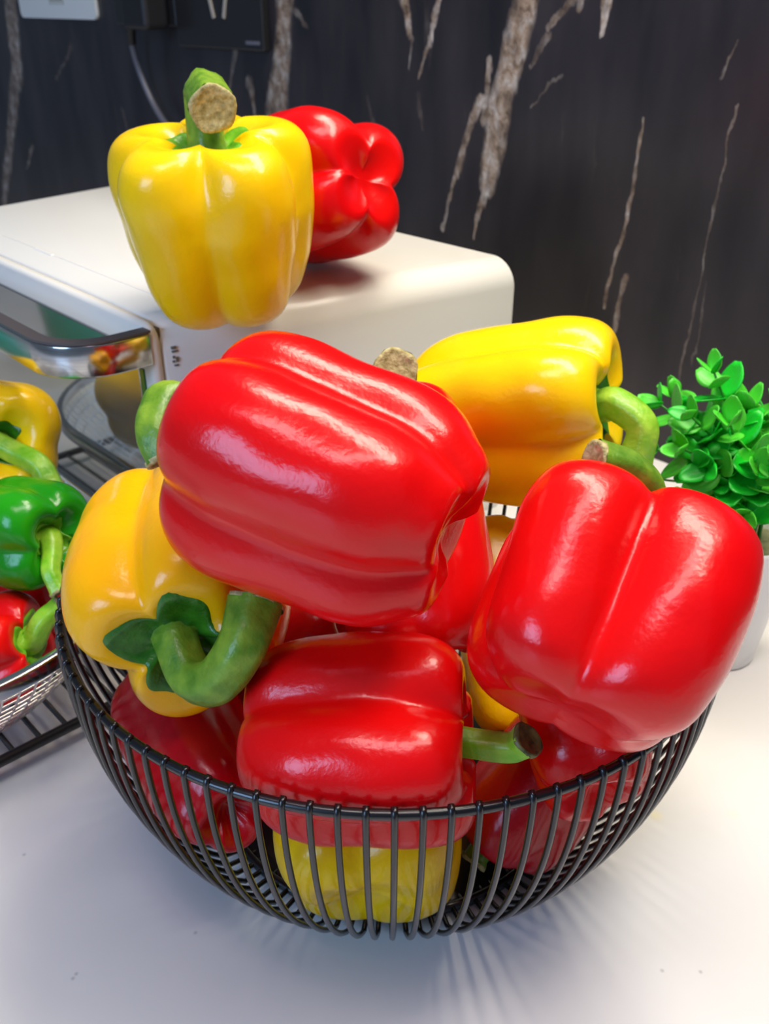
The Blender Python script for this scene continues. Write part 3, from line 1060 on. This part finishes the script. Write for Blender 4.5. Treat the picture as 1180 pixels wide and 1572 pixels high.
# teal tub that the oven door mirrors, on the worktop to the left
tp = np.array(nm(.02, .86, 0))
tub = empty('teal_tub', tp)
tag(tub, 'teal plastic tub mirrored in the oven door', 'tub')
pv = [(.045, .0), (.050, .004), (.058, .07), (.060, .10), (.057, .10), (.055, .07), (.047, .006), (.001, .006)]
v, f = [], []
for (r, z) in pv:
    for k in range(40):
        v.append((r * math.cos(2 * PI * k / 40), r * math.sin(2 * PI * k / 40), z))
for i in range(len(pv) - 1):
    for k in range(40):
        l = (k + 1) % 40
        f.append((i * 40 + k, i * 40 + l, (i + 1) * 40 + l, (i + 1) * 40 + k))
f.append(tuple(range(39, -1, -1)))
mesh('body', v, f, M['teal'], tub)
Build().tube([(.060 * math.cos(2 * PI * k / 40), .060 * math.sin(2 * PI * k / 40), .10) for k in range(40)], .003, n=8, closed=True).done('rim', M['teal'], tub)

# ------------------------------------------------------------------ potted plant
PC = np.array([0.193, 0.428, 0.0])
plant = empty('potted_plant', PC)
tag(plant, 'small bright green leafy plant in a white pot behind the red pepper', 'plant')
pv = [(.0205, 0), (.0225, .0015), (.0245, .02), (.0285, .060), (.0305, .080), (.0300, .082), (.0285, .0815), (.0265, .066), (.001, .066)]
v, f = [], []
for (r, z) in pv:
    for k in range(56):
        v.append((r * math.cos(2 * PI * k / 56), r * math.sin(2 * PI * k / 56), z))
for i in range(len(pv) - 1):
    for k in range(56):
        l = (k + 1) % 56
        f.append((i * 56 + k, i * 56 + l, (i + 1) * 56 + l, (i + 1) * 56 + k))
f.append(tuple(range(55, -1, -1)))
mesh('pot', v, f, M['pot'], plant)
v, f = [(0, 0, .0725)], []
for i in range(1, 5):
    for k in range(32):
        r = .0275 * i / 4
        v.append((r * math.cos(2 * PI * k / 32), r * math.sin(2 * PI * k / 32), .0715 + .0012 * rnd.random()))
for k in range(32):
    f.append((0, 1 + k, 1 + (k + 1) % 32))
for i in range(3):
    for k in range(32):
        l = (k + 1) % 32
        f.append((1 + i * 32 + k, 1 + (i + 1) * 32 + k, 1 + (i + 1) * 32 + l, 1 + i * 32 + l))
mesh('soil', v, f, M['soil'], plant)


def leaf_mesh(mat, width, curl):
    v, f = [], []
    nl, nw = 7, 4
    for i in range(nl + 1):
        t = i / nl
        w = width * (math.sin(PI * min(1, t * .93 + .03)) ** .62) * (1 - .25 * t)
        for j in range(nw + 1):
            s = (j / nw - .5) * 2
            v.append((t, s * w, .16 * abs(s) * w * 1.6 + curl * t * t - .05 * math.sin(PI * t)))
    for i in range(nl):
        for j in range(nw):
            a = i * (nw + 1) + j
            f.append((a, a + nw + 1, a + nw + 2, a + 1))
    o = mesh('leaf', v, f, mat)
    s = o.modifiers.new('thick', 'SOLIDIFY')
    s.thickness = .03
    return o


leaf_src = [leaf_mesh(M['leaf'], .46, .12), leaf_mesh(M['leaf'], .40, -.1), leaf_mesh(M['leaf_light'], .42, .2)]
used_leaf = [False] * 3
prnd = random.Random(19)


def place_leaf(parent, p, direction, up, size, kind):
    if not used_leaf[kind]:
        o = leaf_src[kind]
        used_leaf[kind] = True
    else:
        o = leaf_src[kind].copy()
        COL.objects.link(o)
    o.parent = parent
    d = Vector(direction).normalized()
    u = Vector(up)
    u = (u - d * u.dot(d)).normalized()
    y = u.cross(d)
    o.matrix_local = Matrix.Translation(Vector(p)) @ Matrix(((d[0], y[0], u[0]), (d[1], y[1], u[1]), (d[2], y[2], u[2]))).to_4x4() @ Matrix.Scale(size, 4)


# tips of the sprigs (pixel in the photograph, depth offset from the pot centre in metres)
TIPS = [((1096, 572), .0, 7), ((1014, 622), .0, 6), ((1040, 610), .02, 5), ((1062, 640), -.012, 6), ((1146, 628), .0, 6), ((1178, 645), .012, 6), ((1120, 650), -.02, 5),
        ((1008, 690), -.012, 4), ((1165, 720), -.025, 5), ((1085, 720), -.026, 4), ((1210, 620), .0, 6), ((1235, 680), .01, 5), ((1140, 790), -.032, 3), ((1010, 735), .012, 2), ((1200, 760), -.02, 4), ((1075, 660), .02, 5), ((1050, 690), -.02, 5), ((1110, 720), .0, 5), ((1150, 690), -.01, 5), ((1060, 770), -.03, 3), ((1185, 700), -.03, 5), ((1100, 790), -.03, 3)]
for (px, py), dy, nodes_n in TIPS:
    d = ray(px, py)
    t = (PC[1] + dy) / d[1]
    tip = EYE + d * t - PC
    a = math.atan2(tip[1], tip[0])
    root = np.array([.014 * math.cos(a) * prnd.random(), .014 * math.sin(a) * prnd.random(), .0715])
    mid = root * .45 + tip * .55 + np.array([tip[0] * -.18, tip[1] * -.18, .012])
    path = catmull([root, mid, tip], 12)
    sp = Build().tube(path, [.0012 - .0006 * i / 11 for i in range(12)], n=6).done('sprig', M['sprig'], plant)
    tot = nodes_n
    for k in range(tot):
        s = .30 + .70 * k / max(tot - 1, 1)
        i = s * 11
        i0 = min(int(i), 10)
        p = path[i0] + (path[i0 + 1] - path[i0]) * (i - i0)
        tg = path[i0 + 1] - path[i0]
        tg /= np.linalg.norm(tg)
        q = np.cross(tg, [0, 1, .2])
        q /= np.linalg.norm(q)
        w = np.cross(tg, q)
        ang = (k % 2) * PI / 2 + prnd.uniform(-.5, .5)
        size = (.0215 - .0085 * (k / max(tot - 1, 1)) ** 2) * prnd.uniform(.85, 1.12)
        sides = 2 if k < tot - 1 else 3
        for h in range(sides):
            aa = ang + 2 * PI * h / sides + prnd.uniform(-.3, .3)
            side_d = q * math.cos(aa) + w * math.sin(aa)
            up_amt = prnd.uniform(.3, .75) if k < tot - 1 else prnd.uniform(.9, 1.6)
            dirn = side_d + tg * up_amt
            upv = tg - side_d * .3
            kind = 2 if (k >= tot - 2 and prnd.random() < .7) else prnd.choice((0, 1, 0, 1, 2))
            place_leaf(sp, p, dirn, upv, size, kind)

# ------------------------------------------------------------------ wall fittings
WROT = (0, 0, math.atan2(-ALONG[1], -ALONG[0]))


def wall_empty(name, u, z):
    p = WALL_O - ALONG * u
    return empty(name, (p[0], p[1], z), WROT)


# right socket plate
u0, z0 = wall_uv(284, 66)
u1, z1 = wall_uv(416, 84)
ps = .086
so = wall_empty('socket_plate', (u0 + u1) / 2, 0)
zb_ = (z0 + z1) / 2
w_ = (u1 - u0) / 2
tag(so, 'black double-slot wall socket on the marble, right of the plugged one', 'socket', 'wall sockets')
bevel(Build().box((-w_, -.009, zb_), (w_, 0, zb_ + 2 * w_)).done('plate', M['black_plastic'], so, smooth=False), .002, 3)
for (px, tilt) in ((325, .3), (345, -.3)):
    uu, zz = wall_uv(px, 12, .009)
    uu -= (u0 + u1) / 2
    c_, s_ = math.cos(tilt), math.sin(tilt)
    b = Build()
    qs = [(-.0022, -.010), (.0022, -.010), (.0022, .010), (-.0022, .010)]
    qq = [(uu + x * c_ - y * s_ * -1 * -1, zz + y * c_ + x * s_) for x, y in qs]
    b.add([(x, -.0101, z) for x, z in qq] + [(x, -.006, z) for x, z in qq], [(0, 1, 2, 3), (7, 6, 5, 4), (0, 4, 5, 1), (1, 5, 6, 2), (2, 6, 7, 3), (3, 7, 4, 0)])
    b.done('slot', M['slot_brass'], so, smooth=False)
uu, zz = wall_uv(388, 66, .009)
uu -= (u0 + u1) / 2
Build().box((uu - .012, -.0094, zz - .0018), (uu + .012, -.0085, zz + .0018)).done('label_mark', M['cable'], so, smooth=False)
# left socket plate with plug and cable
u2, z2 = wall_uv(186, 28)
u3, z3 = wall_uv(282, 50)
so2 = wall_empty('socket_plate', (u2 + u3) / 2, 0)
tag(so2, 'black wall socket on the marble with a black plug in it', 'socket', 'wall sockets')
w2 = (u3 - u2) / 2
zc = (z2 + z3) / 2
bevel(Build().box((-w2, -.009, zc), (w2, 0, zc + 2 * w2)).done('plate', M['black_plastic'], so2, smooth=False), .002, 3)
pg = wall_empty('power_plug', wall_uv(230, 30, .02)[0], 0)
tag(pg, 'black power plug with grey cable hanging to the oven', 'plug')
zz = wall_uv(230, 46, .03)[1]
pb = Build().box((-.026, -.042, zz), (.026, -.0095, zz + .05)).done('plug_body', M['plug'], pg, smooth=False)
bevel(pb, .006, 4)
pm_ = Matrix.Translation(pg.location) @ pg.rotation_euler.to_matrix().to_4x4()
cpts = []
for (px, py, off) in ((200, 20, .03), (200, 52, .028), (208, 90, .022), (222, 130, .018), (240, 168, .016), (262, 200, .020), (300, 240, .03), (345, 270, .04)):
    cpts.append(np.array(pm_.inverted() @ Vector(wall_point(px, py, off))))
Build().tube(catmull(cpts, 40), .0036, n=10).done('cable', M['cable'], pg)
cp2 = cpts[0:2]
Build().tube(catmull([cpts[0], cpts[1], (cpts[1] * .6 + cpts[2] * .4)], 8), [.0062] * 4 + [.0058, .0054, .005, .0046], n=12).done('strain_relief', M['plug'], pg)
# pale sticker
ua, za = wall_uv(36, 20)
ub, zb2 = wall_uv(154, 38)
st = wall_empty('wall_sticker', (ua + ub) / 2, 0)
tag(st, 'pale rounded sticker with blurred grey print on the dark marble', 'sticker')
w3 = (ub - ua) / 2
zl = (za + zb2) / 2
prs = rounded(-w3, w3, zl, zl + .10, .008, .008, 6)
n_ = len(prs)
Build().add([(x, -.004, z) for x, z in prs] + [(x, 0, z) for x, z in prs],
            [tuple(range(n_)), tuple(range(2 * n_ - 1, n_ - 1, -1))] + [(k, k + n_, (k + 1) % n_ + n_, (k + 1) % n_) for k in range(n_)]).done('plate', M['sticker'], st, smooth=False)
sb = Build()
for i, x in enumerate(np.linspace(-.012, .024, 9)):
    hh = (.008, .005, .009, .006, .008, .004, .009, .006, .010)[i]
    zt = zl + .018
    sb.box((x - .0016, -.0043, zt + .004 * (i % 2) - .002), (x + .0014, -.0038, zt + hh + .006))
sb.done('print', M['sticker_print'], st, smooth=False)
